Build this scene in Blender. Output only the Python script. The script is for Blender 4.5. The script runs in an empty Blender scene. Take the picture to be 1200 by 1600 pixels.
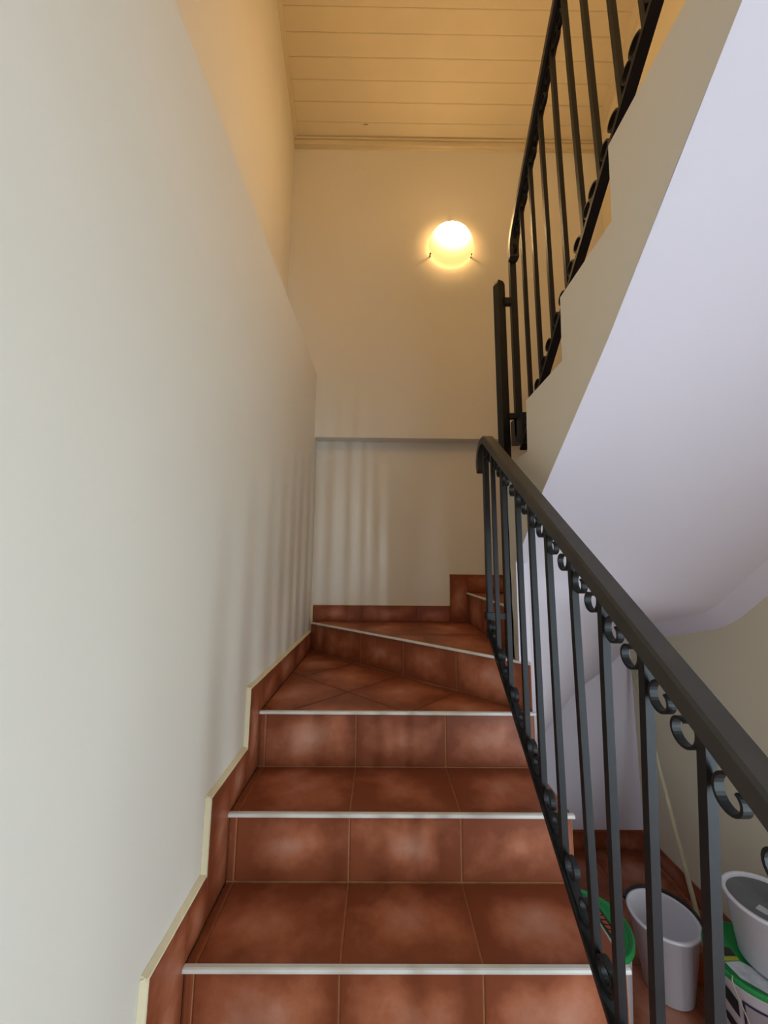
import bpy, bmesh, math, random
from mathutils import Vector, Matrix
random.seed(7)
S = bpy.context.scene
COL = S.collection
E = 1.66                      # eye height above the hall floor; "e" heights below are relative to the eye

# ------------------------------------------------------------------ camera
f_px, pitch, yaw, roll = 587.6, .1394, .0066, .0091
cd = bpy.data.cameras.new('camera'); cam = bpy.data.objects.new('camera', cd); COL.objects.link(cam)
cd.sensor_fit = 'HORIZONTAL'; cd.sensor_width = 36.0; cd.lens = 36.0 * f_px / 1200.0
cd.clip_start = .02
fw = Vector((math.sin(yaw)*math.cos(pitch), math.cos(yaw)*math.cos(pitch), math.sin(pitch)))
rt = Vector((math.cos(yaw), -math.sin(yaw), 0)); up = rt.cross(fw)
rt2 = rt*math.cos(roll) + up*math.sin(roll); up2 = -rt*math.sin(roll) + up*math.cos(roll)
M = Matrix((rt2, up2, -fw)).transposed().to_4x4(); M.translation = Vector((.4333, 0, E))
cam.matrix_world = M
S.camera = cam

# ------------------------------------------------------------------ world, daylight, exposure
S.view_settings.view_transform = 'Standard'; S.view_settings.look = 'None'
S.view_settings.gamma = 1.0; S.view_settings.exposure = 0.0; S.view_settings.use_curve_mapping = False
w = bpy.data.worlds.new('sky'); S.world = w; w.use_nodes = True
w.node_tree.nodes['Background'].inputs[0].default_value = (.62, .72, .9, 1)
w.node_tree.nodes['Background'].inputs[1].default_value = .6

def area(name, loc, target, sx, sy, energy, color):
    l = bpy.data.lights.new(name, 'AREA'); l.shape = 'RECTANGLE'; l.size = sx; l.size_y = sy
    l.energy = energy; l.color = color
    o = bpy.data.objects.new(name, l); COL.objects.link(o); o.location = loc
    d = Vector(target) - Vector(loc)
    o.rotation_euler = d.to_track_quat('-Z', 'Y').to_euler()
    return o
# daylight through the tall narrow sidelight window in the right wall, beside the camera
area('window_daylight', (2.06, -.72, .93), (.6, .45, .9), .14, 1.55, 58, (.66, .845, 1.0))
# and through the open entrance doorway behind the camera
area('door_daylight', (1.50, -2.12, 1.03), (1.45, 1.0, .95), .78, 1.9, 21, (.74, .86, 1.0))

# unseen warm fill, added to brighten the back walls from above and behind
l = bpy.data.lights.new('added_warm_fill', 'POINT'); l.energy = 27; l.color = (1, .70, .40); l.shadow_soft_size = .16
o = bpy.data.objects.new('added_warm_fill', l); COL.objects.link(o); o.location = (.30, -1.25, E+3.35)

# ------------------------------------------------------------------ materials
def mat(name, col, rough=.6, spec=.5, metal=0, noise=None, bump=None):
    m = bpy.data.materials.new(name); m.use_nodes = True
    nt = m.node_tree; b = nt.nodes['Principled BSDF']
    b.inputs['Base Color'].default_value = (*col, 1); b.inputs['Roughness'].default_value = rough
    b.inputs['Specular IOR Level'].default_value = spec; b.inputs['Metallic'].default_value = metal
    tc = nt.nodes.new('ShaderNodeTexCoord')
    if noise:
        sc, amt = noise
        n = nt.nodes.new('ShaderNodeTexNoise'); n.inputs['Scale'].default_value = sc; n.inputs['Detail'].default_value = 4
        r = nt.nodes.new('ShaderNodeValToRGB')
        r.color_ramp.elements[0].position = .3; r.color_ramp.elements[1].position = .7
        r.color_ramp.elements[0].color = tuple(c*(1-amt) for c in col) + (1,)
        r.color_ramp.elements[1].color = tuple(min(1, c*(1+amt)) for c in col) + (1,)
        nt.links.new(tc.outputs['Object'], n.inputs['Vector']); nt.links.new(n.outputs['Fac'], r.inputs['Fac'])
        nt.links.new(r.outputs['Color'], b.inputs['Base Color'])
    if bump:
        sc, st, dist = bump
        n2 = nt.nodes.new('ShaderNodeTexNoise'); n2.inputs['Scale'].default_value = sc; n2.inputs['Detail'].default_value = 3
        bp = nt.nodes.new('ShaderNodeBump'); bp.inputs['Strength'].default_value = st; bp.inputs['Distance'].default_value = dist
        nt.links.new(tc.outputs['Object'], n2.inputs['Vector']); nt.links.new(n2.outputs['Fac'], bp.inputs['Height'])
        nt.links.new(bp.outputs['Normal'], b.inputs['Normal'])
    return m
CREAM = mat('cream_wall_paint', (.77, .73, .635), .75, .25, noise=(1.3, .02), bump=(5, .25, .01))
CREAM_SHADE = mat('cream_paint_shade_tint', (.74, .665, .48), .75, .25, noise=(1.3, .02), bump=(5, .25, .01))  # cream again, yellower: the right wall's shaded tone put into the colour
CREAMEDGE = mat('cream_plaster_edge', (.78, .69, .47), .8, .2, bump=(60, .5, .004))
WHITE = mat('white_wall_paint', (.74, .69, .755), .7, .25, noise=(1.5, .015), bump=(6, .2, .008))
ROUGHPL = mat('rough_plaster', (.66, .62, .52), .9, .2, noise=(25, .12), bump=(45, .9, .01))
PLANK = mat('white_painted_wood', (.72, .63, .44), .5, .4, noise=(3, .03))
KNOT = mat('knot_brown', (.40, .27, .14), .7)
GROUT = mat('ochre_grout', (.42, .19, .08), .85, .2, noise=(30, .15))
CONC = mat('plain_concrete', (.5, .48, .44), .9, .2, noise=(8, .1))
STRIP = mat('white_nosing_metal', (.70, .69, .64), .4, .5, noise=(14, .08))
IRON = mat('black_painted_iron', (.011, .0118, .0128), .5, .32, noise=(30, .15), bump=(90, .12, .002))
RAILM = mat('dark_bronze_handrail', (.042, .037, .031), .5, .45, noise=(20, .1))
WPLAST = mat('white_plastic', (.78, .76, .79), .4, .5)
GPLAST = mat('green_plastic', (.01, .26, .055), .4, .5)
BPLAST = mat('black_plastic', (.012, .012, .013), .5, .5)
GREYC = mat('grey_dried_plaster', (.17, .175, .18), .7, .3, noise=(12, .12))
TAPE = mat('pale_grey_label', (.55, .55, .58), .5)
MAUVE = mat('mauve_print', (.34, .29, .31), .55)
PURPLE = mat('dark_purple_print', (.03, .015, .05), .5)
PRINTW = mat('pale_grey_print', (.55, .57, .60), .5, noise=(35, .2))
YELLOW = mat('yellow_print', (.42, .40, .03), .5)
BROWN = mat('dark_brown_print', (.035, .02, .012), .5, noise=(40, .4))
ORANGEP = mat('orange_red_print', (.45, .09, .02), .5)
ORANGE = mat('orange_plastic', (.42, .075, .01), .45)
BEIGE = mat('beige_plastic', (.62, .5, .33), .5)
AMBER = mat('amber_plastic', (.6, .3, .03), .45)
POLEM = mat('pale_wooden_pole', (.58, .52, .34), .6, .3, noise=(20, .08))
BRASS = mat('brown_metal_clip', (.14, .05, .02), .4, .5, .6)
CABLE = mat('pale_cord', (.55, .45, .30), .6)

def tile_mat(name, dark, mid, light):
    m = bpy.data.materials.new(name); m.use_nodes = True
    nt = m.node_tree; b = nt.nodes['Principled BSDF']; L = nt.links
    b.inputs['Roughness'].default_value = .42; b.inputs['Specular IOR Level'].default_value = .4
    tc = nt.nodes.new('ShaderNodeTexCoord'); oi = nt.nodes.new('ShaderNodeObjectInfo')
    uv = nt.nodes.new('ShaderNodeUVMap'); uv.uv_map = 'tile'
    # distance from the tile's edge, 0 at the rim, 1 in the middle
    sep = nt.nodes.new('ShaderNodeSeparateXYZ'); L.new(uv.outputs['UV'], sep.inputs[0])
    def mth(op, a, c=None):
        n = nt.nodes.new('ShaderNodeMath'); n.operation = op
        for i, v in enumerate((a, c)):
            if v is None: continue
            if isinstance(v, (int, float)): n.inputs[i].default_value = v
            else: L.new(v, n.inputs[i])
        return n.outputs[0]
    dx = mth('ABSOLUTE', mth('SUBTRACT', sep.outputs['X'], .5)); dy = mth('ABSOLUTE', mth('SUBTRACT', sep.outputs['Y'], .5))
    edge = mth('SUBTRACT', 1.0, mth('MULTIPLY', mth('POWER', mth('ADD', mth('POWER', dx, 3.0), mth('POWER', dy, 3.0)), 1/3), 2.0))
    # per tile shift of the cloud
    add = nt.nodes.new('ShaderNodeVectorMath'); add.operation = 'ADD'
    mul = nt.nodes.new('ShaderNodeVectorMath'); mul.operation = 'SCALE'; mul.inputs[0].default_value = (13, 7, 5)
    L.new(oi.outputs['Random'], mul.inputs['Scale'])
    L.new(tc.outputs['Object'], add.inputs[0]); L.new(mul.outputs[0], add.inputs[1])
    n = nt.nodes.new('ShaderNodeTexNoise'); n.inputs['Scale'].default_value = 7; n.inputs['Detail'].default_value = 6; n.inputs['Roughness'].default_value = .6
    L.new(add.outputs[0], n.inputs['Vector'])
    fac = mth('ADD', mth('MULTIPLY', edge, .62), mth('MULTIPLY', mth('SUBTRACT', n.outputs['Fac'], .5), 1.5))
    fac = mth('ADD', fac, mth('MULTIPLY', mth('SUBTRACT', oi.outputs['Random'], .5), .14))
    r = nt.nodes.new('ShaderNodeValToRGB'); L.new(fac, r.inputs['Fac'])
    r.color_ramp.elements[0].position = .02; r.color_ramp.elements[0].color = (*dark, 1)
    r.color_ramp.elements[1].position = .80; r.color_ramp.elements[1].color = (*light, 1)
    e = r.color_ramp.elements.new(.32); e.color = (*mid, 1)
    L.new(r.outputs['Color'], b.inputs['Base Color'])
    bp = nt.nodes.new('ShaderNodeBump'); bp.inputs['Strength'].default_value = .25; bp.inputs['Distance'].default_value = .003
    L.new(n.outputs['Fac'], bp.inputs['Height']); L.new(bp.outputs['Normal'], b.inputs['Normal'])
    return m
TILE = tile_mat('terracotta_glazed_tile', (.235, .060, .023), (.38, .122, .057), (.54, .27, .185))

def glow_mat():
    m = bpy.data.materials.new('lit_frosted_glass'); m.use_nodes = True
    nt = m.node_tree; L = nt.links; nt.nodes.clear()
    out = nt.nodes.new('ShaderNodeOutputMaterial'); em = nt.nodes.new('ShaderNodeEmission')
    tr = nt.nodes.new('ShaderNodeBsdfTranslucent'); ad = nt.nodes.new('ShaderNodeAddShader')
    tr.inputs[0].default_value = (.5, .42, .28, 1)
    tc = nt.nodes.new('ShaderNodeTexCoord'); sep = nt.nodes.new('ShaderNodeSeparateXYZ'); L.new(tc.outputs['Object'], sep.inputs[0])
    # glass lit by the bulb behind it: strongest around the bulb, paler towards the lower rim
    ln = nt.nodes.new('ShaderNodeVectorMath'); ln.operation = 'DISTANCE'
    cmb = nt.nodes.new('ShaderNodeCombineXYZ'); L.new(sep.outputs['X'], cmb.inputs[0]); L.new(sep.outputs['Z'], cmb.inputs[1])
    L.new(cmb.outputs[0], ln.inputs[0]); ln.inputs[1].default_value = (0, .022, 0)
    r = nt.nodes.new('ShaderNodeValToRGB')
    mp = nt.nodes.new('ShaderNodeMath'); mp.operation = 'MULTIPLY'; mp.inputs[1].default_value = 1/.25
    L.new(ln.outputs['Value'], mp.inputs[0]); L.new(mp.outputs[0], r.inputs['Fac'])
    r.color_ramp.elements[0].position = 0; r.color_ramp.elements[0].color = (1, .66, .33, 1)
    r.color_ramp.elements[1].position = 1; r.color_ramp.elements[1].color = (.0044, .0029, .0007, 1)
    e = r.color_ramp.elements.new(.26); e.color = (.80, .52, .25, 1)
    e = r.color_ramp.elements.new(.45); e.color = (.0110, .0080, .0038, 1)
    e = r.color_ramp.elements.new(.60); e.color = (.0050, .0038, .0014, 1)
    L.new(r.outputs['Color'], em.inputs['Color']); em.inputs['Strength'].default_value = GLOW
    L.new(em.outputs[0], ad.inputs[0]); L.new(tr.outputs[0], ad.inputs[1]); L.new(ad.outputs[0], out.inputs[0])
    return m
GLOW = 190

# ------------------------------------------------------------------ mesh helpers
class MB:
    def __init__(s): s.v = []; s.f = []; s.m = []; s.smooth = []
    def add(s, vs, fs, mi=0, smooth=False):
        o = len(s.v); s.v += [tuple(v) for v in vs]
        for f in fs: s.f.append(tuple(i+o for i in f)); s.m.append(mi); s.smooth.append(smooth)
    def box(s, x0, x1, y0, y1, z0, z1, mi=0):
        vs = [(x, y, z) for z in (z0, z1) for y in (y0, y1) for x in (x0, x1)]
        s.add(vs, [(0,2,3,1),(4,5,7,6),(0,1,5,4),(2,6,7,3),(0,4,6,2),(1,3,7,5)], mi)
    def prism(s, pts, vec, mi=0):
        n = len(pts); vec = Vector(vec); a = [Vector(p) for p in pts]; b = [p+vec for p in a]
        s.add(a+b, [tuple(range(n))[::-1], tuple(range(n, 2*n))] + [(i,(i+1)%n,n+(i+1)%n,n+i) for i in range(n)], mi)
    def bar(s, p, q, wx, wn, side=(1,0,0), mi=0):
        p, q = Vector(p), Vector(q); d = (q-p).normalized(); sd = Vector(side); sd = (sd - d*sd.dot(d)).normalized(); n = d.cross(sd)
        a = [sd*(wx/2)*i + n*(wn/2)*j for i, j in ((-1,-1),(1,-1),(1,1),(-1,1))]
        s.add([p+k for k in a]+[q+k for k in a], [(0,1,2,3),(7,6,5,4)]+[(i,(i+1)%4,4+(i+1)%4,4+i) for i in range(4)], mi)
    def sweep(s, path, sec, frame_x=(1,0,0), mi=0, smooth=False, closed_sec=True):
        fx = Vector(frame_x); P = [Vector(p) for p in path]; n = len(sec); vs = []
        for i, p in enumerate(P):
            d = (P[min(i+1,len(P)-1)] - P[max(i-1,0)]).normalized(); nn = d.cross(fx).normalized()*-1
            vs += [p + fx*a + nn*b for a, b in sec]
        fs = []
        for i in range(len(P)-1):
            for j in range(n): fs.append((i*n+j, i*n+(j+1)%n, (i+1)*n+(j+1)%n, (i+1)*n+j))
        fs += [tuple(range(n))[::-1], tuple(range((len(P)-1)*n, len(P)*n))]
        s.add(vs, fs, mi, smooth)
    def lathe(s, prof, c, n=40, mi=0, axis='z', a0=0, a1=2*math.pi):
        full = abs(a1-a0-2*math.pi) < 1e-6; m = n if full else n+1; vs = []
        for r, z in prof:
            for i in range(m):
                a = a0+(a1-a0)*i/n
                if axis == 'z': vs.append((c[0]+r*math.cos(a), c[1]+r*math.sin(a), c[2]+z))
                else: vs.append((c[0]+r*math.cos(a), c[1]-z, c[2]+r*math.sin(a)))
        fs = []
        for k in range(len(prof)-1):
            for i in range(n):
                j = (i+1) % m
                fs.append((k*m+i, k*m+j, (k+1)*m+j, (k+1)*m+i))
        s.add(vs, fs, mi, True)
    def tube(s, path, r, n=8, mi=0):
        P = [Vector(p) for p in path]; vs = []
        for i, p in enumerate(P):
            d = (P[min(i+1,len(P)-1)] - P[max(i-1,0)]).normalized()
            u = d.cross(Vector((0,0,1)) if abs(d.z) < .95 else Vector((1,0,0))).normalized(); v = d.cross(u)
            vs += [p + u*r*math.cos(2*math.pi*k/n) + v*r*math.sin(2*math.pi*k/n) for k in range(n)]
        fs = [(i*n+j, i*n+(j+1)%n, (i+1)*n+(j+1)%n, (i+1)*n+j) for i in range(len(P)-1) for j in range(n)]
        s.add(vs, fs, mi, True); s.add([vs[i] for i in range(n)], [tuple(range(n))[::-1]], mi)
        s.add(vs[-n:], [tuple(range(n))], mi)
    def build(s, name, mats, parent=None, origin=None, recalc=True):
        if not isinstance(mats, (list, tuple)): mats = [mats]
        me = bpy.data.meshes.new(name)
        if origin is None:
            if parent is not None:
                origin = wloc(parent)
            else:
                xs = [v[0] for v in s.v]; ys = [v[1] for v in s.v]; zs = [v[2] for v in s.v]
                origin = Vector(((min(xs)+max(xs))/2, (min(ys)+max(ys))/2, min(zs)))
        origin = Vector(origin)
        me.from_pydata([Vector(v)-origin for v in s.v], [], s.f)
        for m in mats: me.materials.append(m)
        me.polygons.foreach_set('material_index', s.m); me.polygons.foreach_set('use_smooth', s.smooth)
        if recalc:
            bm = bmesh.new(); bm.from_mesh(me); bmesh.ops.remove_doubles(bm, verts=bm.verts, dist=1e-6)
            bmesh.ops.recalc_face_normals(bm, faces=bm.faces); bm.to_mesh(me); bm.free()
        me.update()
        o = bpy.data.objects.new(name, me); COL.objects.link(o)
        if parent is None: o.location = origin
        else:
            o.parent = parent; o.location = origin - wloc(parent)
        return o
def wloc(o):
    l = Vector(o.location)
    while o.parent is not None:
        o = o.parent; l = l + o.location
    return l
def thing(name, label, cat, loc, group=None):
    o = bpy.data.objects.new(name, None); COL.objects.link(o); o.location = loc; o.empty_display_size = .1
    tag(o, label, cat, group); return o
def tag(o, label, cat, group=None):
    o['label'] = label; o['category'] = cat
    if group: o['group'] = group
    return o
def struct(o, label=None):
    o['kind'] = 'structure'
    if label: o['label'] = label
    return o

def clip(poly, p, n):               # keep the side of the 2-D line where (x-p).n >= 0
    out = []
    for i in range(len(poly)):
        a, b = Vector(poly[i]), Vector(poly[(i+1) % len(poly)]); da, db = (a-p).dot(n), (b-p).dot(n)
        if da >= 0: out.append(a)
        if da*db < 0: out.append(a + (b-a)*(da/(da-db)))
    return out
def inset2(poly, d):                # shrink a convex 2-D polygon (counter-clockwise)
    r = [Vector(p) for p in poly]; n = len(poly)
    for i in range(n):
        a, b = Vector(poly[i]), Vector(poly[(i+1) % n]); e = (b-a)
        if e.length < 1e-6: continue
        e.normalize(); nn = Vector((-e.y, e.x)); r = clip(r, a+nn*d, nn)
        if len(r) < 3: return []
    return r
def area2(p): return sum(p[i][0]*p[(i+1)%len(p)][1]-p[(i+1)%len(p)][0]*p[i][1] for i in range(len(p)))/2
def tile(name, poly, O, U, V, parent, th=.003, gap=.0022, m=None, cell=None):
    """one tile: convex outline in the plane O + u*U + v*V, proud by th, edges rounded off"""
    if area2(poly) < 0: poly = poly[::-1]
    a = inset2(poly, gap)
    if len(a) < 3 or abs(area2(a)) < 4e-5: return None
    b = inset2(a, .0028)
    O, U, V = Vector(O), Vector(U).normalized(), Vector(V).normalized(); N = U.cross(V)
    if len(b) != len(a): b = a
    P = lambda q, h: O + U*q[0] + V*q[1] + N*h
    n = len(a); vs = [P(q, -.002) for q in a] + [P(q, th-.0012) for q in a] + [P(q, th) for q in b]
    fs = [(i,(i+1)%n,n+(i+1)%n,n+i) for i in range(n)] + [(n+i,n+(i+1)%n,2*n+(i+1)%n,2*n+i) for i in range(n)] + [tuple(range(2*n,3*n))]
    mb = MB(); mb.add(vs, fs)
    o = mb.build(name, m or TILE, parent, origin=sum(vs, Vector())/len(vs), recalc=False)
    us = [q[0] for q in poly]; vv = [q[1] for q in poly]
    cell = cell or (min(us), max(us), min(vv), max(vv))
    me = o.data; uvl = me.uv_layers.new(name='tile'); org = wloc(o)
    for lp in me.loops:
        q = me.vertices[lp.vertex_index].co + org - O
        uvl.data[lp.index].uv = ((q.dot(U)-cell[0])/max(1e-4, cell[1]-cell[0]), (q.dot(V)-cell[2])/max(1e-4, cell[3]-cell[2]))
    return o
def rect(a, b, c, d): return [Vector((a, c)), Vector((b, c)), Vector((b, d)), Vector((a, d))]

# ------------------------------------------------------------------ walls, floor, ceiling
XR, YB, YU = 2.02, 2.49, 2.40
def ledge(y): return E + 1.148 + .0545*max(y, .6)
mb = MB()                                                        # lower left wall with its ledge
ys = [-2.2, .6, 1.2, 1.8, YB]
for k in range(len(ys)-1):
    a, b = ys[k], ys[k+1]
    mb.add([(-.015,a,0),(-.015,b,0),(-.015,b,ledge(b)),(-.015,a,ledge(a)),(-.30,a,0),(-.30,b,0),(-.30,b,ledge(b)),(-.30,a,ledge(a))],
           [(0,1,2,3),(3,2,6,7),(4,7,6,5)] + ([(0,3,7,4)] if k == 0 else []) + ([(1,5,6,2)] if k == len(ys)-2 else []))
struct(mb.build('wall_left', CREAM), 'cream lower left wall ending in a ledge above the stairs')
mb = MB(); mb.box(-.40, -.24, -2.2, YB+.1, E+1.05, 6.2); struct(mb.build('wall_upper_left', CREAM), 'set-back upper left wall in warm lamp light')
mb = MB(); mb.box(-.30, XR+.1, YB, YB+.12, 0, E+.833+.05); struct(mb.build('wall_back', CREAM), 'cream lower back wall behind the winding steps')
mb = MB(); mb.box(-.40, XR+.1, YU, YB+.12, E+.833, 6.2); struct(mb.build('wall_upper_back', CREAM), 'upper back wall overhanging the lower one, with the lamp')
mb = MB()
for (a, b, c, d) in ((-2.2,-.84,0,6.2),(-.84,-.60,0,.10),(-.84,-.60,1.76,6.2),(-.60,YB+.12,0,6.2)): mb.box(XR, XR+.12, a, b, c, d)
struct(mb.build('wall_right', CREAM_SHADE), 'cream right wall, its yellower shaded tone put into the colour')
mb = MB(); mb.box(1.0, XR, YB-.012, YB, 0, E-.42); struct(mb.build('wall_under_stairs', WHITE), 'white back wall under the winding steps')
mb = MB(); mb.box(-.40, 1.08, -2.2, -2.05, 0, 6.2); mb.box(1.92, XR+.12, -2.2, -2.05, 0, 6.2); mb.box(1.08, 1.92, -2.2, -2.05, 2.06, 6.2); struct(mb.build('wall_front', CREAM), 'plain wall behind the camera')
mb = MB()
for (a, b, c, d) in ((-.84,-.80,.10,1.76),(-.64,-.60,.10,1.76),(-.80,-.64,1.72,1.76),(-.80,-.64,.10,.14)): mb.box(XR-.01, XR+.13, a, b, c, d)
struct(mb.build('window_1', PLANK), 'tall narrow sidelight window beside the camera')
mb = MB()
for (a, b, c, d) in ((1.08,1.12,0,2.06),(1.88,1.92,0,2.06),(1.12,1.88,2.02,2.06)): mb.box(a, b, -2.21, -2.04, c, d)
mb.box(1.06, 1.10, -2.04, -1.26, .01, 2.01)
struct(mb.build('door_1', PLANK), 'entrance door standing open behind the camera')
# floor with terracotta tiles
mb = MB(); mb.box(-.30, XR+.1, -2.2, YB+.1, -.12, 0); floor = struct(mb.build('floor', GROUT), 'terracotta tiled hall floor')
T = .325
for i in range(4):
    for j in range(15):
        x0, x1 = 1.0+.02+(i-0)*T, 1.0+.02+(i+1)*T
        y1, y0 = 2.47-j*T, 2.47-(j+1)*T
        x1 = min(x1, XR); y0 = max(y0, -2.04)
        if x0 < XR-.02 and y1-y0 > .02: tile('floor_tile', rect(x0, x1, y0, y1), (0,0,-.004), (1,0,0), (0,1,0), floor, th=.006)
for i in range(4):
    for j in range(8):
        x0, x1 = 1.02-(i+1)*T, 1.02-i*T; y1, y0 = .25-j*T, .25-(j+1)*T
        x0 = max(x0, 0); y0 = max(y0, -2.04)
        if x1-x0 > .01 and y1-y0 > .02: tile('floor_tile', rect(x0, x1, y0, y1), (0,0,-.004), (1,0,0), (0,1,0), floor, th=.006)
# sloping plank ceiling, rising towards the camera, then a flat part over the hall
zc0 = E + 3.13; SL = .60; yk = .2; zk = zc0 + SL*(YU-yk)
mb = MB()
mb.add([(-.4,YU+.1,zc0-.06+.02),(XR+.12,YU+.1,zc0-.06+.02),(XR+.12,yk,zk+.02),(-.4,yk,zk+.02),(-.4,YU+.1,zc0+.1),(XR+.12,YU+.1,zc0+.1),(XR+.12,yk,zk+.16),(-.4,yk,zk+.16),
        (XR+.12,-2.2,zk+.02),(-.4,-2.2,zk+.02),(XR+.12,-2.2,zk+.16),(-.4,-2.2,zk+.16)],
       [(0,1,2,3),(4,7,6,5),(0,4,5,1),(3,2,8,9),(7,11,10,6),(9,8,10,11)])
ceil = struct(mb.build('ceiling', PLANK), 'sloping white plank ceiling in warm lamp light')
sl = Vector((0, -1, SL)).normalized(); O = Vector((0, YU, zc0)); nd = Vector((0, -SL, -1)).normalized()
for k in range(26):
    a, b = k*.1005, (k+1)*.1005
    g = .0004; mb = MB(); h = random.uniform(-.0012, .0012)
    sec = [(a+g, .0), (a+g+.0012, -.0022), (b-.0042, -.0022), (b-.0022, .000), (b, .000), (b, .012), (a+g, .012)]
    q = [O + sl*u - nd*(v) + Vector((-.25, 0, 0)) + nd*h for u, v in sec]
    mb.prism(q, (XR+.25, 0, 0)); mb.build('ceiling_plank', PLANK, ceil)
mb = MB(); kp = O + sl*.090 + nd*.0047
for i in range(1): mb.prism([kp+Vector((.29+.02*math.cos(t), .0, 0))+sl*(.004*math.sin(t)) for t in [j*math.pi/5 for j in range(10)]], nd*-.002)
mb.build('knot', KNOT, ceil)
# ceiling mouldings
mb = MB()
for (dy, z0, z1) in ((.030, -.008, .004), (.020, -.040, -.008), (.028, -.058, -.040), (.014, -.066, -.058)): mb.box(-.24, XR, YU-dy, YU, zc0+z0-.006, zc0+z1-.006)
struct(mb.build('trim_1', PLANK), 'moulding between ceiling and back wall')
for nm, xa, xb in (('trim_2', -.24, -.212), ('trim_3', XR-.045, XR)):
    mb = MB()
    for (xx0, xx1, d0, d1) in (((xa, xb, -.004, .02), (xa, xa+(xb-xa)*.55, .02, .034)) if nm == 'trim_2' else ((xa, xb, -.004, .016), (xa+.022, xb, .016, .03))):
        q = [O+sl*.02+nd*d0, O+sl*2.4+nd*d0, O+sl*2.4+nd*d1, O+sl*.02+nd*d1]
        mb.prism([p+Vector((xx0,0,0)) for p in q], (xx1-xx0,0,0))
    struct(mb.build(nm, PLANK), 'moulding along the %s edge of the plank ceiling' % ('left' if nm == 'trim_2' else 'right'))
# upper floor slab over the hall (behind the camera's head)
XS_ = .955; mb = MB(); mb.box(-.015, XS_, -2.05, .18, E+1.18, E+1.36); mb.box(XS_, XR, -2.05, -.352, E+1.18, E+1.36); struct(mb.build('floor_upper', WHITE), 'upper floor slab over the hall')

# ------------------------------------------------------------------ staircase
stairs = thing('staircase', 'terracotta tiled staircase turning right around the iron newel post', 'staircase', (.5, .255, 0))
nose = [(.255,.192),(.495,.382),(.735,.572),(.975,E-.898),(1.20,E-.718),(1.452,E-.531)]     # (front y, tread height)
Z4, Z5 = E-.36, E-.175
XT = [0, .022, .349, .674, 1.0]
TH = .003
def nosing(a, b, z, step, d=.011, h=.0085):
    """rounded metal strip along a tread's front edge from a to b"""
    a, b = Vector((*a, 0)), Vector((*b, 0)); dr = (b-a).normalized(); out = Vector((dr.y, -dr.x, 0))
    sec = [(-d,-.002),(-d,.0025),(-.003,.0025),(.0005,.001),(.002,-.002),(.0015,-h+.002),(-.001,-h),(-.008,-h)]
    mb = MB(); vs = []
    for p in (a, b): vs += [p + out*o + Vector((0,0,z+t)) for o, t in sec]
    n = len(sec); mb.add(vs, [(i,(i+1)%n,n+(i+1)%n,n+i) for i in range(n)]+[tuple(range(n))[::-1], tuple(range(n,2*n))])
    mb.build('nosing_strip', STRIP, step)
for i, (y, z) in enumerate(nose):
    zb = nose[i-1][1] if i else 0
    yn = nose[i+1][0] + .012 if i < 5 else 1.47
    mb = MB()
    if i < 5: mb.box(0, 1.0, y+.012, yn+.06, 0, z-TH)
    else: mb.prism([(0,y+.012,0),(1.0,y+.012,0),(1.0,1.49,0),(0,2.44,0)], (0,0,z-TH))
    st = mb.build('step', [GROUT], stairs)
    for k in range(4):
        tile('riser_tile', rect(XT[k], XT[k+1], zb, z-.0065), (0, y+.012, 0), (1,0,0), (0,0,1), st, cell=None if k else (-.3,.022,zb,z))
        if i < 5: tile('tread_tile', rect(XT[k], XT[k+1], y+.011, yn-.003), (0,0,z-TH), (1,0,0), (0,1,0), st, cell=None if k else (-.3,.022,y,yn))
    tile('riser_tile', rect(y+.014, yn if i < 5 else 1.49, zb if i else 0, z-.004), (.998,0,0), (0,1,0), (0,0,1), st, th=.004)
    nosing((0, y), (1.004, y), z, st)
    last = st
# winder tread of the third step: diagonal tiles
A4, B4 = Vector((.0, 2.435)), Vector((1.0, 1.476))                   # foot of the diagonal riser
d4 = (B4-A4).normalized(); n4 = Vector((d4.y, -d4.x))               # n4 points towards the camera
z3 = nose[5][1]; tread3 = [Vector((0,1.472)), Vector((1.0,1.472)), B4, A4]
p0 = Vector((.03, 1.935)); du = Vector((.728,-.685)).normalized(); dv = Vector((.77,.638)).normalized()
dv = Vector((-du.y, du.x))
for i in range(-4, 5):
    for j in range(-4, 5):
        o = Vector((.30, 1.672)) + du*(i*T) + dv*(j*T)
        q = [o, o+du*T, o+du*T+dv*T, o+dv*T]; full = q
        for k in range(4):
            a, b = tread3[k], tread3[(k+1)%4]; e = (b-a).normalized()
            q = clip(q, a, Vector((-e.y, e.x)))
            if len(q) < 3: break
        if len(q) < 3: continue
        # drop tiny duplicate points
        qq = [p for k, p in enumerate(q) if (p-q[k-1]).length > 1e-4]
        if len(qq) < 3: continue
        us = [((p-Vector((0,0))).dot(du), p.dot(dv)) for p in qq]
        ou, ov = o.dot(du), o.dot(dv)
        tile('tread_tile', [Vector(u) for u in us], (0,0,z3-TH), (du.x,du.y,0), (dv.x,dv.y,0), last, cell=(ou,ou+T,ov,ov+T))
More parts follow.
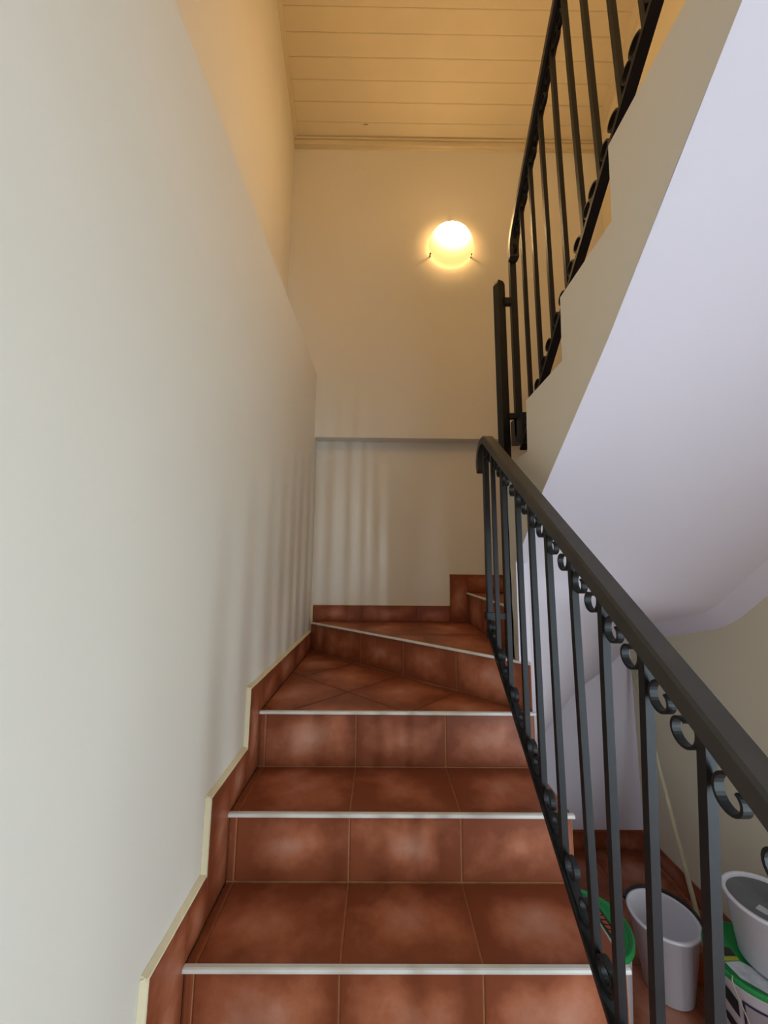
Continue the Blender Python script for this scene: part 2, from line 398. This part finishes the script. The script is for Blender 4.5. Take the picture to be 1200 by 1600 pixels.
# step 4: diagonal riser, square-laid triangular tread
mb = MB(); off = n4*-.0
mb.prism([(A4.x,A4.y,0),(B4.x,B4.y,0),(1.0,YB-.013,0),(0,YB-.013,0)], (0,0,Z4-TH)); s4 = mb.build('step', [GROUT], stairs)
L4 = (B4-A4).length; js = [0,.045,.14,.455,.76,1.06,L4]
for k in range(len(js)-1):
    tile('riser_tile', rect(js[k], js[k+1], z3, Z4-.0065), (A4.x,A4.y,0), (d4.x,d4.y,0), (0,0,1), s4, cell=(max(js[k], js[k+1]-T) if k else -.2, js[k+1], z3, Z4))
N4a, N4b = A4 + n4*.012 + d4*.012, B4 + n4*.012 + d4*.006
nosing((N4a.x,N4a.y), (N4b.x,N4b.y), Z4, s4, d=.010, h=.008)
tread4 = [A4, B4, Vector((1.0,2.48)), Vector((0,2.48))]
for i in range(-1, 4):
    for j in range(-1, 4):
        x0, y1 = .315+.338*i, 2.48-.44*j; q = rect(x0, x0+.338, y1-.44, y1)
        for k in range(4):
            a, b = tread4[k], tread4[(k+1)%4]; e = (b-a).normalized()
            q = clip(q, a, Vector((-e.y, e.x)))
            if len(q) < 3: break
        if len(q) < 3: continue
        q = [p for k, p in enumerate(q) if (p-q[k-1]).length > 1e-4]
        if len(q) > 2: tile('tread_tile', q, (0,0,Z4-TH), (1,0,0), (0,1,0), s4, cell=(x0,x0+.338,y1-.44,y1))
# step 5: straight riser running back to the wall, then two more winders in the right quarter
ZW = [Z5, E+.005, E+.205]
NW = Vector((1.0, 1.50))
ang = [90, 62, 30, 0]
def ray_to_box(a):
    c, s_ = math.cos(math.radians(a)), math.sin(math.radians(a)); t = 9
    if c > 1e-6: t = min(t, (XR-.003-NW.x)/c)
    if s_ > 1e-6: t = min(t, (YB-.016-NW.y)/s_)
    return NW + Vector((c, s_))*t
for k in range(3):
    a, b = ray_to_box(ang[k]), ray_to_box(ang[k+1])
    poly = [NW, b] + ([Vector((XR-.003, YB-.016))] if (a.y > YB-.02 and b.x > XR-.01 and b.y < YB-.02) else []) + [a]
    mb = MB(); mb.prism([(p.x,p.y,ZW[k]-.12) for p in poly], (0,0,.12-TH)); st = mb.build('step', [GROUT], stairs)
    tile('tread_tile', poly, (0,0,ZW[k]-TH), (1,0,0), (0,1,0), st)
    dr = (NW-a).normalized(); zb = Z4 if k == 0 else ZW[k-1]; Lr = (NW-a).length
    n = 3
    mb2 = MB(); mb2.prism([(a.x,a.y,zb),(NW.x,NW.y,zb),(NW.x,NW.y,ZW[k]-TH),(a.x,a.y,ZW[k]-TH)], (.01, .0, 0)); mb2.build('riser_backing', GROUT, st)
    for j in range(n): tile('riser_tile', rect(Lr*j/n, Lr*(j+1)/n, zb, ZW[k]-.0065), (a.x,a.y,0), (dr.x,dr.y,0), (0,0,1), st)
    out = Vector((dr.y,-dr.x))*.012
    nosing((a.x+out.x,a.y+out.y), (NW.x+out.x,NW.y+out.y), ZW[k], st, d=.010, h=.008)
# upper flight: zigzag cheek, solid body and soffit
XS = .96
zig = [(1.545,.345),(1.47,.405),(1.470,.415),(1.316,.413),(1.307,.602),(1.030,.599),(1.019,.795),(.765,.794),(.756,.985),(.490,.988),(.482,1.18),(.215,1.18),(.207,1.36),(-.35,1.36)]
sof = [(-.35,1.475),(.0,1.19),(.442,.833),(.577,.725),(.813,.528),(1.222,.23),(1.479,.011),(1.481,-.20),(1.483,-.358)]
edge = [(1.530,-.358),(1.535,-.30),(1.531,-.22),(1.540,-.15),(1.537,-.08),(1.544,.0),(1.542,.1),(1.547,.2)]
sof[0] = (-.35, 1.18); sof[1] = (.012, 1.18)
mb = MB(); side = [(XS, y, E+z) for y, z in zig + sof + edge]
# side face triangulated with bmesh, extruded 4 cm inwards as the cheek
bm = bmesh.new(); vs = [bm.verts.new(p) for p in side]; fc = bm.faces.new(vs); fc.normal_update(); bmesh.ops.triangulate(bm, faces=[fc]); bm.verts.ensure_lookup_table()
mb.add([v.co for v in bm.verts], [tuple(v.index for v in f.verts) for f in bm.faces], 0)
nS = len(side)
mb.add(side + [(XS+.045, p[1], p[2]) for p in side], [(i,(i+1)%nS,nS+(i+1)%nS,nS+i) for i in range(nS)], 1)
bm.verts.index_update(); bm.free()
flight = mb.build('stair_cheek', [CREAM, WHITE], stairs)
flight['label'] = 'cream zigzag cheek of the upper flight'
# treads of the upper flight
for k, (ya, yb, z, zl) in enumerate(((1.47,1.316,.414,.2),(1.307,1.03,.60,.414),(1.019,.765,.795,.60),(.756,.49,.987,.795),(.482,.215,1.18,.987),(.207,-.35,1.36,1.18))):
    zlo = max(zl-.02, .30+.8*(1.252-yb)) if yb > 0 else 1.20
    mb = MB(); mb.box(XS+.02, XR-.002, yb-.03, ya-.004, E+zlo, E+z-TH); st = mb.build('step', [GROUT], stairs)
    for j in range(3):
        xa, xb = XS+.03+(XR-XS-.034)*j/3, XS+.03+(XR-XS-.034)*(j+1)/3
        tile('tread_tile', rect(xa, xb, yb, ya-.01), (0,0,E+z-TH), (1,0,0), (0,1,0), st)
# soffit: loft from the inner (well) edge to the outer edge on the walls, with the crease near the right wall
def crease_pts(o, c): return c
rows = [  # inner point, crease, outer
    ((XS,.012,1.18),(1.92,.012,1.18),(XR,.012,1.13)),
    ((XS,.442,.833),(1.92,.45,.825),(XR,.46,.78)),
    ((XS,.813,.528),(1.92,.82,.520),(XR,.84,.47)),
    ((XS,1.222,.23),(1.92,1.22,.215),(XR,1.25,.15)),
    ((XS,1.40,.079),(1.92,1.42,.053),(XR,1.45,-.02)),
    ((XS,1.479,.011),(1.92,1.545,-.045),(XR,1.561,-.109)),
    ((XS+.002,1.480,-.06),(1.92,1.69,-.165),(XR,1.70,-.222)),
    ((XS+.006,1.482,-.10),(1.92,1.76,-.203),(XR,1.79,-.275)),
    ((XS+.012,1.485,-.14),(1.92,1.92,-.248),(XR,1.97,-.330)),
    ((XS+.02,1.49,-.19),(1.92,2.147,-.313),(XR,2.25,-.412)),
    ((XS+.03,1.495,-.25),(1.90,2.30,-.40),(XR,2.478,-.50)),
    ((XS+.035,1.50,-.33),(1.70,2.26,-.52),(1.853,2.478,-.645)),
    ((XS+.04,1.50,-.42),(1.55,2.22,-.66),(1.714,2.478,-.735)),
    ((XS+.04,1.50,-.52),(1.43,2.20,-.80),(1.560,2.478,-.855)),
    ((XS+.04,1.50,-.66),(1.28,2.18,-.95),(1.391,2.478,-1.0)),
    ((XS+.04,1.50,-.85),(1.13,2.15,-1.2),(1.2,2.478,-1.22)),
    ((XS+.04,1.50,-1.0),(1.03,2.1,-1.4),(1.04,2.478,-1.42))]
NC = 8; vs = []
for a, c, b in rows:
    a, b, c = Vector(a), Vector(b), Vector(c)
    for k in range(NC+1): vs.append(a.lerp(c, k/NC) + Vector((0,0,E)))
    for k in range(1, 4): vs.append(c.lerp(b, k/3) + Vector((0,0,E)))
nc = NC+4; mb = MB()
mb.add(vs, [(r*nc+k, r*nc+k+1, (r+1)*nc+k+1, (r+1)*nc+k) for r in range(len(rows)-1) for k in range(nc-1)], 0, True)
so = mb.build('soffit', [WHITE], stairs); cset = {tuple(round(q, 4) for q in Vector(c)+Vector((0,0,E))) for a, c, b in rows}
at = so.data.attributes.new('sharp_edge', 'BOOLEAN', 'EDGE'); oo = wloc(so)
isc = [tuple(round(q, 4) for q in v.co+oo) in cset for v in so.data.vertices]
for i, e in enumerate(so.data.edges): at.data[i].value = isc[e.vertices[0]] and isc[e.vertices[1]]
so['label'] = 'smooth white underside of the upper flight and winding steps'
# plain white side under the lower flight
mb = MB(); mb.prism([(1.0,.27,0),(1.0,2.47,0),(1.0,2.47,E-.72),(1.0,1.49,E-.72),(1.0,1.45,E-.74),(1.0,.30,.05)], (.003,0,0)); mb.build('side_panel', WHITE, stairs)

# ------------------------------------------------------------------ skirting on the left wall and the back wall
base = MB(); base.box(-.0152, -.0148, .2, .21, 0, .01)
skl = struct(base.build('baseboard_left', CREAMEDGE), 'stepped terracotta skirting along the left wall')
vert = [(.839), (1.080), (1.347)]                      # front edges of the upright pieces
path = []
def sk(y0, y1, z0, z1): tile('skirting_tile', rect(y0, y1, z0, z1), (-.0135,0,0), (0,1,0), (0,0,1), skl, th=.0135, gap=.0012)
H = .11
lev = [n[1] for n in nose]
yv = [.14, .37, .60] + vert                            # upright piece i stands before riser i
for i in range(6):
    zt = lev[i-1] if i else 0; zn = lev[i]; top = zn+H
    lowtop = zt+H
    # upright piece before the riser: from the lower tread up to the next strip's top
    sk(yv[i], nose[i][0]+.012, lowtop if i and False else zt, top)
    y1 = yv[i+1] if i < 5 else 2.43
    if i < 5: sk(nose[i][0]+.012, y1, zn, top)
    else:
        for a, b in ((nose[i][0]+.012, 1.69), (1.69, 2.0), (2.0, 2.30), (2.30, 2.478)): sk(a, b, zn, top)
    path += [(yv[i], top)] if i == 0 else [(yv[i], lowtop), (yv[i], top)]
path = [(yv[0], 0)] + path + [(2.478, lev[5]+H)]
mb = MB()                                              # cream filler along the skirting's outer edge
for k in range(len(path)-1):
    (y0, z0), (y1, z1) = path[k], path[k+1]
    d = Vector((0, y1-y0, z1-z0)); L = d.length
    if L < 1e-4: continue
    d.normalize(); n = Vector((0, -d.z, d.y)); ex = d*.006
    nseg = max(2, int(L/.05))
    prev = None
    for q in range(nseg+1):
        p = Vector((0, y0, z0)).lerp(Vector((0, y1, z1)), q/nseg) + (ex if q == nseg else (-ex if q == 0 else Vector()))
        wv = random.uniform(-.0018, .0018)
        ring = [p+Vector((-.001,0,0)), p+n*(.004+wv)+Vector((-.002,0,0)), p+n*(.010+wv)+Vector((-.0145,0,0)), p+Vector((-.0155,0,0))]
        if prev: mb.add(prev+ring, [(j,(j+1)%4,4+(j+1)%4,4+j) for j in range(4)])
        if q in (0, nseg): mb.add(ring, [(0,1,2,3)])
        prev = ring
mb.build('plaster_edge', CREAMEDGE, skl)
base = MB(); base.box(.0, .01, YB-.0105, YB-.0102, Z4, Z4+.01); skb = struct(base.build('baseboard_back', CREAMEDGE), 'stepped terracotta skirting along the back wall')
def skbk(x0, x1, z0, z1): tile('skirting_tile', rect(x0, x1, z0, z1), (0,YB-.0005,0), (1,0,0), (0,0,1), skb, th=.0115, gap=.001)
tb = E-.260
for a, b in ((0,.312),(.312,.662),(.662,.882)): skbk(a, b, Z4, tb)
skbk(.882, 1.0, Z4, E-.058)
for a, b in ((1.0,1.3),(1.3,1.6),(1.6,1.9)): skbk(a, b, Z5, E-.058)
mb = MB()
for (x0, x1, z0, z1) in ((0,.882,tb,tb+.006),(.876,.882,tb,E-.058),(.876,1.6,E-.058,E-.052)): mb.box(x0, x1, YB-.006, YB, z0, z1)
mb.build('plaster_edge', CREAMEDGE, skb)
mb = MB(); mb.box(-.0155, -.0002, YB-.02, YB-.0005, lev[5]+H, tb); mb.build('plaster_edge', CREAMEDGE, skb)
sk(2.44, 2.478, lev[5]+H, tb) if False else None
# skirting under the stairs
base = MB(); base.box(1.0, XR, YB-.0125, YB-.012, 0, .105); s1 = struct(base.build('baseboard_under_stairs', GROUT), 'dark terracotta skirting on the back wall under the stairs')
for k in range(4): 
    x0, x1 = XR-.01-(k+1)*T, XR-.01-k*T
    tile('skirting_tile', rect(max(1.005,x0), x1, 0, .105), (0,YB-.0125,0), (1,0,0), (0,0,1), s1, th=.009)
base = MB(); base.box(XR-.0006, XR, -.84, YB-.02, 0, .09); s2 = struct(base.build('baseboard_right', GROUT), 'dark terracotta skirting along the right wall')
for k in range(14):
    y1, y0 = 2.466-k*T, 2.466-(k+1)*T
    if y0 < -.84: break
    tile('skirting_tile', rect(-y1, -max(y0,-2.04), 0, .095), (XR-.0005,0,0), (0,-1,0), (0,0,1), s2, th=.009)

# ------------------------------------------------------------------ iron railings
def cscroll_mesh(name, L, R, flip, wx=.013, th=.0042):
    """C-scroll lying along +u: back at v=0, both ends curled to the side given by flip"""
    pts = []; n = 26; turn = math.radians(355)
    for k in range(n+1):
        t = k/n; r = R*(1-.56*t**1.4); a = math.pi/2 - turn*t
        pts.append((L-R + r*math.cos(a), -R + r*math.sin(a) - (0)))
    left = [(L-u, v) for u, v in pts][::-1]
    path = left + pts
    mb = MB(); vs = []
    for i, (u, v) in enumerate(path):
        a = path[max(i-1,0)]; b = path[min(i+1,len(path)-1)]; du_, dv_ = b[0]-a[0], b[1]-a[1]; l = math.hypot(du_, dv_) or 1
        nu, nv = -dv_/l, du_/l
        for sx, so in ((-1,-.5),(1,-.5),(1,.5),(-1,.5)):
            vs.append((sx*wx/2, u+nu*th*so, (v+nv*th*so)*(-1 if flip else 1)))
    m = len(path)
    mb.add(vs, [(i*4+j, i*4+(j+1)%4, (i+1)*4+(j+1)%4, (i+1)*4+j) for i in range(m-1) for j in range(4)] + [(0,1,2,3), tuple(range(4*m-4,4*m))], 0, False)
    o = mb.build(name, IRON, None, origin=(0,0,0)); me = o.data; bpy.data.objects.remove(o); return me
SCR = {}
def place_scroll(parent, x, ya, yb, line, flip, off, R=.0272):
    """C-scroll filling the gap from ya to yb between two balusters, its back on the rail line"""
    th = math.atan2(line(yb)-line(ya), yb-ya); sg = 1 if th > 0 else -1; t = abs(th)
    k1 = R*(math.cos(t)+math.sin(t)-1)*.9; k2 = R*(1+math.sin(t)-math.cos(t))*.9
    L = round(((yb-ya) - (k2-k1))/math.cos(t), 3)
    if (flip, L) not in SCR: SCR[flip, L] = cscroll_mesh('scroll', L, R, flip)
    o = bpy.data.objects.new('scroll', SCR[flip, L]); COL.objects.link(o); o.parent = parent
    # the curls hang beside a sloping line, so the scroll is shifted along it to sit inside its gap
    down = (th > 0) != flip
    y0 = ya - k1 if down else ya + k2
    o.location = Vector((x, y0, line(y0)+off)) - wloc(parent); o.rotation_euler = (th, 0, 0); return o
# --- lower railing
x1 = .87
topL = lambda y: E - .604 + .7355*y          # underside of the handrail
botL = lambda y: E - 1.434 + .768*y          # top of the bottom bar
low = thing('stair_railing', 'black iron railing with scrolls beside the lower flight, handrail curled down at its top end', 'railing', (x1, .2, .2))
yl = [1.440,1.318,1.187,1.086,.981,.862,.766,.664,.557,.425,.30]
sec = [(-.021,0),(-.021,.0265),(-.0165,.032),(.0165,.032),(.021,.0265),(.021,0)]
pathh = [(x1, y, topL(y)) for y in (.12,.5,1.0,1.40,1.50)]
ye = 1.50; ze = topL(1.50)
for k in range(1, 13):                        # end of the handrail: levels out and rolls down
    t = k/12; a = math.radians(36 - t*150); 
    ye += .0135*math.cos(a); ze += .0135*math.sin(a); pathh.append((x1, ye, ze))
mb = MB(); mb.sweep(pathh, sec); hr = mb.build('handrail', RAILM, low); hr['label'] = 'dark bronze moulded handrail'
mb = MB(); mb.bar((x1,.28,botL(.28)-.006),(x1,1.545,botL(1.545)-.006), .028, .012); mb.build('bottom_bar', IRON, low)
mb = MB(); mb.bar((x1,.15,topL(.15)-.003),(x1,1.56,topL(1.56)-.003), .024, .006); mb.build('top_bar', IRON, low)
lean = {.766: (.753,.788), .664: (.642,.700), .557: (.535,.602), .425: (.412,.47), .30: (.29,.35)}
for y in yl:
    yt, yb = lean.get(y, (y+.003, y-.003))
    mb = MB(); mb.bar((x1, yb, botL(yb)-.006), (x1, yt, topL(yt)-.001), .015, .015); mb.build('baluster', IRON, low)
mb = MB(); mb.box(x1-.0075, x1+.0125, 1.535, 1.565, botL(1.53)-.03, topL(1.55)+.01); mb.build('end_post', IRON, low)
mb = MB(); mb.box(x1-.014, x1+.018, 1.528, 1.572, E-.215, E-.185); mb.bar((x1+.01,1.553,E-.2),(.975,1.555,E-.2), .022, .022, (0,1,0)); mb.build('bracket', IRON, low)
ylist = [1.548]+yl; LT = lambda y: lean.get(y, (y+.003, y-.003))[0]; LB = lambda y: lean.get(y, (y+.003, y-.003))[1]
for k in range(len(ylist)-1):
    place_scroll(low, x1, LT(ylist[k+1])+.008, LT(ylist[k])-.008, topL, False, -.0105)
    place_scroll(low, x1, LB(ylist[k+1])+.008, LB(ylist[k])-.008, botL, True, .003)
# --- upper railing
x2 = 1.03
topU = lambda y: E + 2.81 - .862*y           # lower left edge of the handrail
botU = lambda y: E + 1.815 - .86*y
upr = thing('stair_railing', 'black iron railing with scrolls on the upper flight, rising to the top right', 'railing', (x2, 1.2, E+.4))
yu = [1.434,1.327,1.216,1.103,1.0,.905,.80,.705,.60,.50,.40,.29]
pathh = [(x2, y, topU(y)) for y in (.15,.5,.9,1.3,1.50)]
ye, ze = 1.50, topU(1.50)
for k in range(1, 11):
    t = k/10; a = math.radians(-40.8 - t*60)
    ye += .0125*math.cos(a); ze += .0125*math.sin(a); pathh.append((x2, ye, ze))
sec2 = [(a, b) for a, b in sec]
mb = MB(); mb.sweep(pathh, sec2); mb.build('handrail', RAILM, upr)
mb = MB(); mb.bar((x2,.25,botU(.25)-.006),(x2,1.535,botU(1.535)-.006), .028, .012); mb.build('bottom_bar', IRON, upr)
mb = MB(); mb.bar((x2,.2,topU(.2)-.003),(x2,1.55,topU(1.55)-.003), .024, .006); mb.build('top_bar', IRON, upr)
for y in yu:
    sh_ = .012 if y < 1.05 else .005
    yt, yb = y+sh_, y-sh_
    mb = MB(); mb.bar((x2, yb, botU(yb)-.006), (x2, yt, topU(yt)-.001), .015, .015); mb.build('baluster', IRON, upr)
mb = MB(); mb.box(x2-.014, x2+.014, 1.56, 1.584, E+.56, topU(1.56)); mb.build('end_post', IRON, upr)
mb = MB(); mb.prism([(x2-.014,1.50,E+.505),(x2-.014,1.632,E+.535),(x2-.014,1.632,E+.645),(x2-.014,1.50,E+.640)], (.028,0,0)); mb.build('end_foot', IRON, upr)
for zz, hh in ((.65, .022), (1.20, .03)):
    mb = MB(); mb.bar((.985,1.572,E+zz),(x2-.01,1.572,E+zz), .024, hh, (0,1,0)); mb.build('bracket', IRON, upr)
ylist = [1.565]+yu; UL = lambda y: .012 if y < 1.05 else .005
for k in range(len(ylist)-1):
    a, b = ylist[k+1], ylist[k]
    place_scroll(upr, x2, a+UL(a)+.008, b+UL(b)-.008, topU, False, -.0105)
    place_scroll(upr, x2, a-UL(a)+.008, b-UL(b)-.008, botU, True, .003)
# --- tall newel post standing at the turn of the stairs
mb = MB(); px, py, hw = .967, 1.579, .0185; ca, sa = math.cos(math.radians(22)), math.sin(math.radians(22))
def pr(a, b, z): return (px+a*ca-b*sa, py+a*sa+b*ca, z)
zt = E+1.288
ring = [[pr(s*a, s*b, z) for a, b in ((-hw,-hw),(hw,-hw),(hw,hw),(-hw,hw))] for s, z in ((1,Z4+.0005),(1,zt),(.72,zt+.018))]
vs = ring[0]+ring[1]+ring[2]
mb.add(vs, [(0,3,2,1),(8,9,10,11)]+[(r*4+i,r*4+(i+1)%4,(r+1)*4+(i+1)%4,(r+1)*4+i) for r in range(2) for i in range(4)])
tag(mb.build('newel_post', IRON), 'tall square black iron post standing at the turn of the stairs', 'post')

# ------------------------------------------------------------------ wall lamp
lx, lz = .905, E+2.245
lamp = thing('wall_lamp', 'round frosted glass lamp glowing warm on the upper back wall', 'lamp', (lx, YU, lz-.16))
mb = MB(); mb.lathe([(0,.012),(.075,.012),(.085,.006),(.085,0)], (lx,YU,lz), 32, axis='y'); mb.build('base_plate', STRIP, lamp)
R = .158; prof = []
for k in range(13):
    t = k/12; prof.append((R*math.sin(t*math.pi/2)*1.0, .026+.115*math.cos(t*math.pi/2)))
prof_in = [(R-.006,.021)] + [((R-.006)*math.sin(t*math.pi/2), .021+.115*math.cos(t*math.pi/2)) for t in [k/12 for k in range(11,-1,-1)]]
prof += [(R+.005,.025),(R+.003,.019),(R-.006,.021)]
mb = MB(); mb.lathe(prof, (lx,YU,lz), 48, axis='y'); mb.lathe(prof_in, (lx,YU,lz), 48, axis='y', mi=1)
INNER = mat('white_glass_inside', (.55, .5, .42), .6); sh = mb.build('glass_shade', [glow_mat(), INNER], lamp, origin=(lx,YU,lz)); sh['label'] = 'glowing frosted glass bowl'
for a in (90, 205, 335):
    c, s_ = math.cos(math.radians(a)), math.sin(math.radians(a)); mb = MB()
    p = Vector((lx+c*(R+.003), YU, lz+s_*(R+.003)))
    mb.bar(p+Vector((0,0,0)), p+Vector((0,-.03,0)), .012, .006, (-s_,0,c)); mb.bar(p+Vector((0,-.027,0))+Vector((c,0,s_))*.003, p+Vector((0,-.034,0))-Vector((c,0,s_))*.018, .012, .005, (-s_,0,c))
    mb.build('clip', BRASS, lamp)
l = bpy.data.lights.new('bulb', 'POINT'); l.energy = 4; l.color = (1, .58, .24); l.shadow_soft_size = .02
o = bpy.data.objects.new('bulb', l); COL.objects.link(o); o.parent = lamp; o.location = (0, -.042, .16+.035)

# ------------------------------------------------------------------ buckets, pole and small things under the stairs
def bucket_body(mb, c, rb, rt_, h, wall=.004, rim=.007):
    mb.lathe([(0,.004),(rb-.006,.004),(rb-.004,0),(rb,.002),(rt_,h-.012),(rt_+rim,h-.010),(rt_+rim+.001,h-.003),(rt_+rim-.002,h),(rt_-wall,h),(rt_-wall-.001,h-.006),(rb-wall,.01),(0,.01)], c, 48)
# white open bucket
c = (1.596, 1.737, .004)
b = thing('bucket', 'empty white plastic bucket standing open behind the railing', 'bucket', c)
mb = MB(); bucket_body(mb, c, .084, .119, .257); mb.build('body', WPLAST, b)
mb = MB(); pts = []
for k in range(25):
    a = math.radians(-38 + k*178/24); rr = .133
    pts.append((c[0]+rr*math.cos(a), c[1]+rr*math.sin(a), c[2]+.251+.010*math.sin(math.pi*k/24)))
mb.tube(pts, .0065, 8); hd = mb.build('handle', BPLAST, b); hd['label'] = 'black handle lying along the back rim'
# green lidded bucket beside the stairs
c = (1.205, 1.578, .004)
b = thing('paint_bucket', 'white paint bucket with a closed green lid tight against the stair side', 'bucket', c)
mb = MB(); bucket_body(mb, c, .122, .138, .347, rim=.008); mb.build('body', WPLAST, b)
mb = MB(); zt = .362
mb.lathe([(.149,zt-.019),(.150,zt-.004),(.147,zt),(.141,zt),(.138,zt-.008),(.130,zt-.008),(.128,zt-.005),(.125,zt-.005),(.123,zt-.008),(.120,zt-.008),(.117,zt-.004),(.112,zt-.004),(.109,zt-.008),(0,zt-.008)], c, 48)
ld = mb.build('lid', GPLAST, b); ld['label'] = 'green lid with a black printed band'
def disc_patch(mb, c, z, pts, th=.0009): mb.prism([(c[0]+x, c[1]+y, z) for x, y in pts], (0,0,th))
zz = c[2]+zt-.008
mb = MB(); disc_patch(mb, c, zz, [(.050,.085),(.083,.072),(.088,-.072),(.058,-.09)]); mb.build('print_band', BPLAST, ld)
mb = MB(); disc_patch(mb, c, zz, [(.034,.09),(.046,.088),(.053,-.09),(.040,-.095)]); mb.build('print_stripe', PRINTW, ld)
for k in range(8):
    mb = MB(); y = .066-k*.019; x = .058+k*.0009; j = random.uniform(-.002,.002)
    disc_patch(mb, c, zz+.0009, [(x+j,y),(x+.017+j,y-.001),(x+.018,y-.013+j),(x+.002,y-.011)]); mb.build('print_mark', ORANGEP, ld)
# lidded bucket at the right wall with a smaller bucket on it
c3 = (1.735, 1.492, .004)
b = thing('paint_bucket', 'printed white paint bucket with green lid carrying the grey-filled bucket', 'bucket', c3)
mb = MB(); bucket_body(mb, c3, .112, .130, .305, rim=.004); mb.build('body', WPLAST, b)
mb = MB(); zt = .320
mb.lathe([(.139,zt-.018),(.141,zt-.004),(.138,zt),(.132,zt),(.129,zt-.007),(0,zt-.007)], c3, 48); ld = mb.build('lid', GPLAST, b)
zz = c3[2]+zt-.007
mb = MB(); disc_patch(mb, c3, zz, [(-.105,-.005),(-.05,-.003),(.0,-.05),(.035,-.115),(-.05,-.108),(-.099,-.055)]); mb.build('print_panel', PRINTW, ld)
mb = MB(); disc_patch(mb, c3, zz, [(-.106,.000),(-.05,.000),(-.046,.013),(-.104,.013)]); mb.build('print_stripe', YELLOW, ld)
mb = MB(); disc_patch(mb, c3, zz, [(-.103,.018),(-.048,.017),(-.045,.042),(-.075,.052),(-.095,.036)]); mb.build('print_picture', BROWN, ld)
def wrap(mb, c, rb, rt_, h, a0, a1, z0, z1, off, n=14):
    vs = []
    for i in range(n+1):
        a = math.radians(a0+(a1-a0)*i/n)
        for z in (z0 if not callable(z0) else z0(i/n), z1 if not callable(z1) else z1(i/n)):
            r = rb+(rt_-rb)*z/h+off; vs.append((c[0]+r*math.cos(a), c[1]+r*math.sin(a), c[2]+z))
    mb.add(vs, [(2*i,2*i+2,2*i+3,2*i+1) for i in range(n)], 0, True)
mb = MB(); wrap(mb, c3, .112, .130, .295, 214, 300, .05, .255, .0012); lb = mb.build('label_panel', MAUVE, b)
mb = MB()
wrap(mb, c3, .112, .130, .295, 212, 302, .255, .262, .0018); wrap(mb, c3, .112, .130, .295, 211, 214, .05, .262, .0018); mb.build('label_border', PURPLE, lb)
for k, (a0, zb, zt2, m) in enumerate(((184,.20,.268,BPLAST),(186,.13,.185,BPLAST),(188,.07,.115,BPLAST))):
    mb = MB(); wrap(mb, c3, .112, .130, .295, a0, a0+22-3*k, lambda t, zb=zb: zb+.03*(1-t), lambda t, zt2=zt2: zt2-.02*t*t, .0016, 8); mb.build('print_leaf', m, b)
# smaller bucket on the lid
c4 = (1.800, 1.475, c3[2]+.3215)
b = thing('bucket', 'small white bucket filled with grey on top of the printed bucket', 'bucket', c4)
mb = MB(); bucket_body(mb, c4, .100, .122, .19); mb.build('body', WPLAST, b)
mb = MB(); mb.lathe([(.1168,.178),(.06,.179),(0,.179)], c4, 40); ct = mb.build('contents', GREYC, b); ct['label'] = 'dried grey contents'
zz = c4[2]+.1795
sq = MB(); sq.prism([(c4[0]-.072,c4[1]-.02,zz),(c4[0]-.058,c4[1]-.046,zz),(c4[0]-.030,c4[1]-.034,zz),(c4[0]-.044,c4[1]-.006,zz)], (0,0,.0015))
tag(sq.build('paper_scrap', TAPE), 'small pale square scrap lying on the grey bucket contents', 'scrap')
tr = (c4[0]+.022, c4[1]-.045, zz)
t_ = thing('tape_roll', 'small black and amber roll lying inside the grey-filled bucket', 'roll', tr)
mb = MB(); mb.lathe([(.026,0),(.033,.002),(.033,.022),(.026,.024),(.018,.024),(.018,0),(.026,0)], tr, 28); mb.build('ring', BPLAST, t_)
mb = MB(); mb.lathe([(.0175,.001),(.0175,.026),(.012,.026),(.012,.001)], tr, 24); mb.build('core', BEIGE, t_)
mb = MB(); wrap(mb, (tr[0],tr[1],tr[2]), .0335, .0335, 1, 200, 300, .006, .018, .0004); mb.build('band', AMBER, t_)
# leaning pole
mb = MB(); mb.tube([(1.872,1.885,.012),(1.905,2.03,.30),(1.95,2.22,.66),(2.003,2.452,1.07)], .0105, 10)
tag(mb.build('pole', POLEM), 'thin pale wooden pole leaning into the corner under the stairs', 'pole')
# orange tub behind the white bucket
oc = (1.748, 1.785, .004)
b = thing('tub', 'small orange tub with a lid half hidden behind the white bucket', 'tub', oc)
mb = MB(); mb.prism([(oc[0]-.032,oc[1]-.035,oc[2]),(oc[0]+.032,oc[1]-.035,oc[2]),(oc[0]+.032,oc[1]+.035,oc[2]),(oc[0]-.032,oc[1]+.035,oc[2])], (0,0,.075)); mb.build('body', ORANGE, b)
mb = MB()
p = [(-.036,-.039),(.036,-.039),(.036,.039),(-.036,.039)]
mb.add([(oc[0]+x,oc[1]+y,oc[2]+.080) for x, y in p]+[(oc[0]+x*.8,oc[1]+y*.8,oc[2]+.105) for x, y in p]+[(oc[0]+x,oc[1]+y,oc[2]+.074) for x, y in p],
       [(4,5,6,7)]+[(i,(i+1)%4,4+(i+1)%4,4+i) for i in range(4)]+[(8+i,8+(i+1)%4,(i+1)%4,i) for i in range(4)]+[(11,10,9,8)]); mb.build('lid', ORANGE, b)
# thin pale cord hanging over the printed bucket's edge
mb = MB(); mb.tube([(c3[0]-.126,c3[1]-.057,c3[2]+.322),(c3[0]-.1335,c3[1]-.0625,c3[2]+.314),(c3[0]-.130,c3[1]-.070,c3[2]+.285),(c3[0]-.113,c3[1]-.088,c3[2]+.22),(c3[0]-.094,c3[1]-.108,c3[2]+.15)], .0016, 6)
tag(mb.build('cord', CABLE), 'thin pale cord hanging over the side of the printed bucket', 'cord')
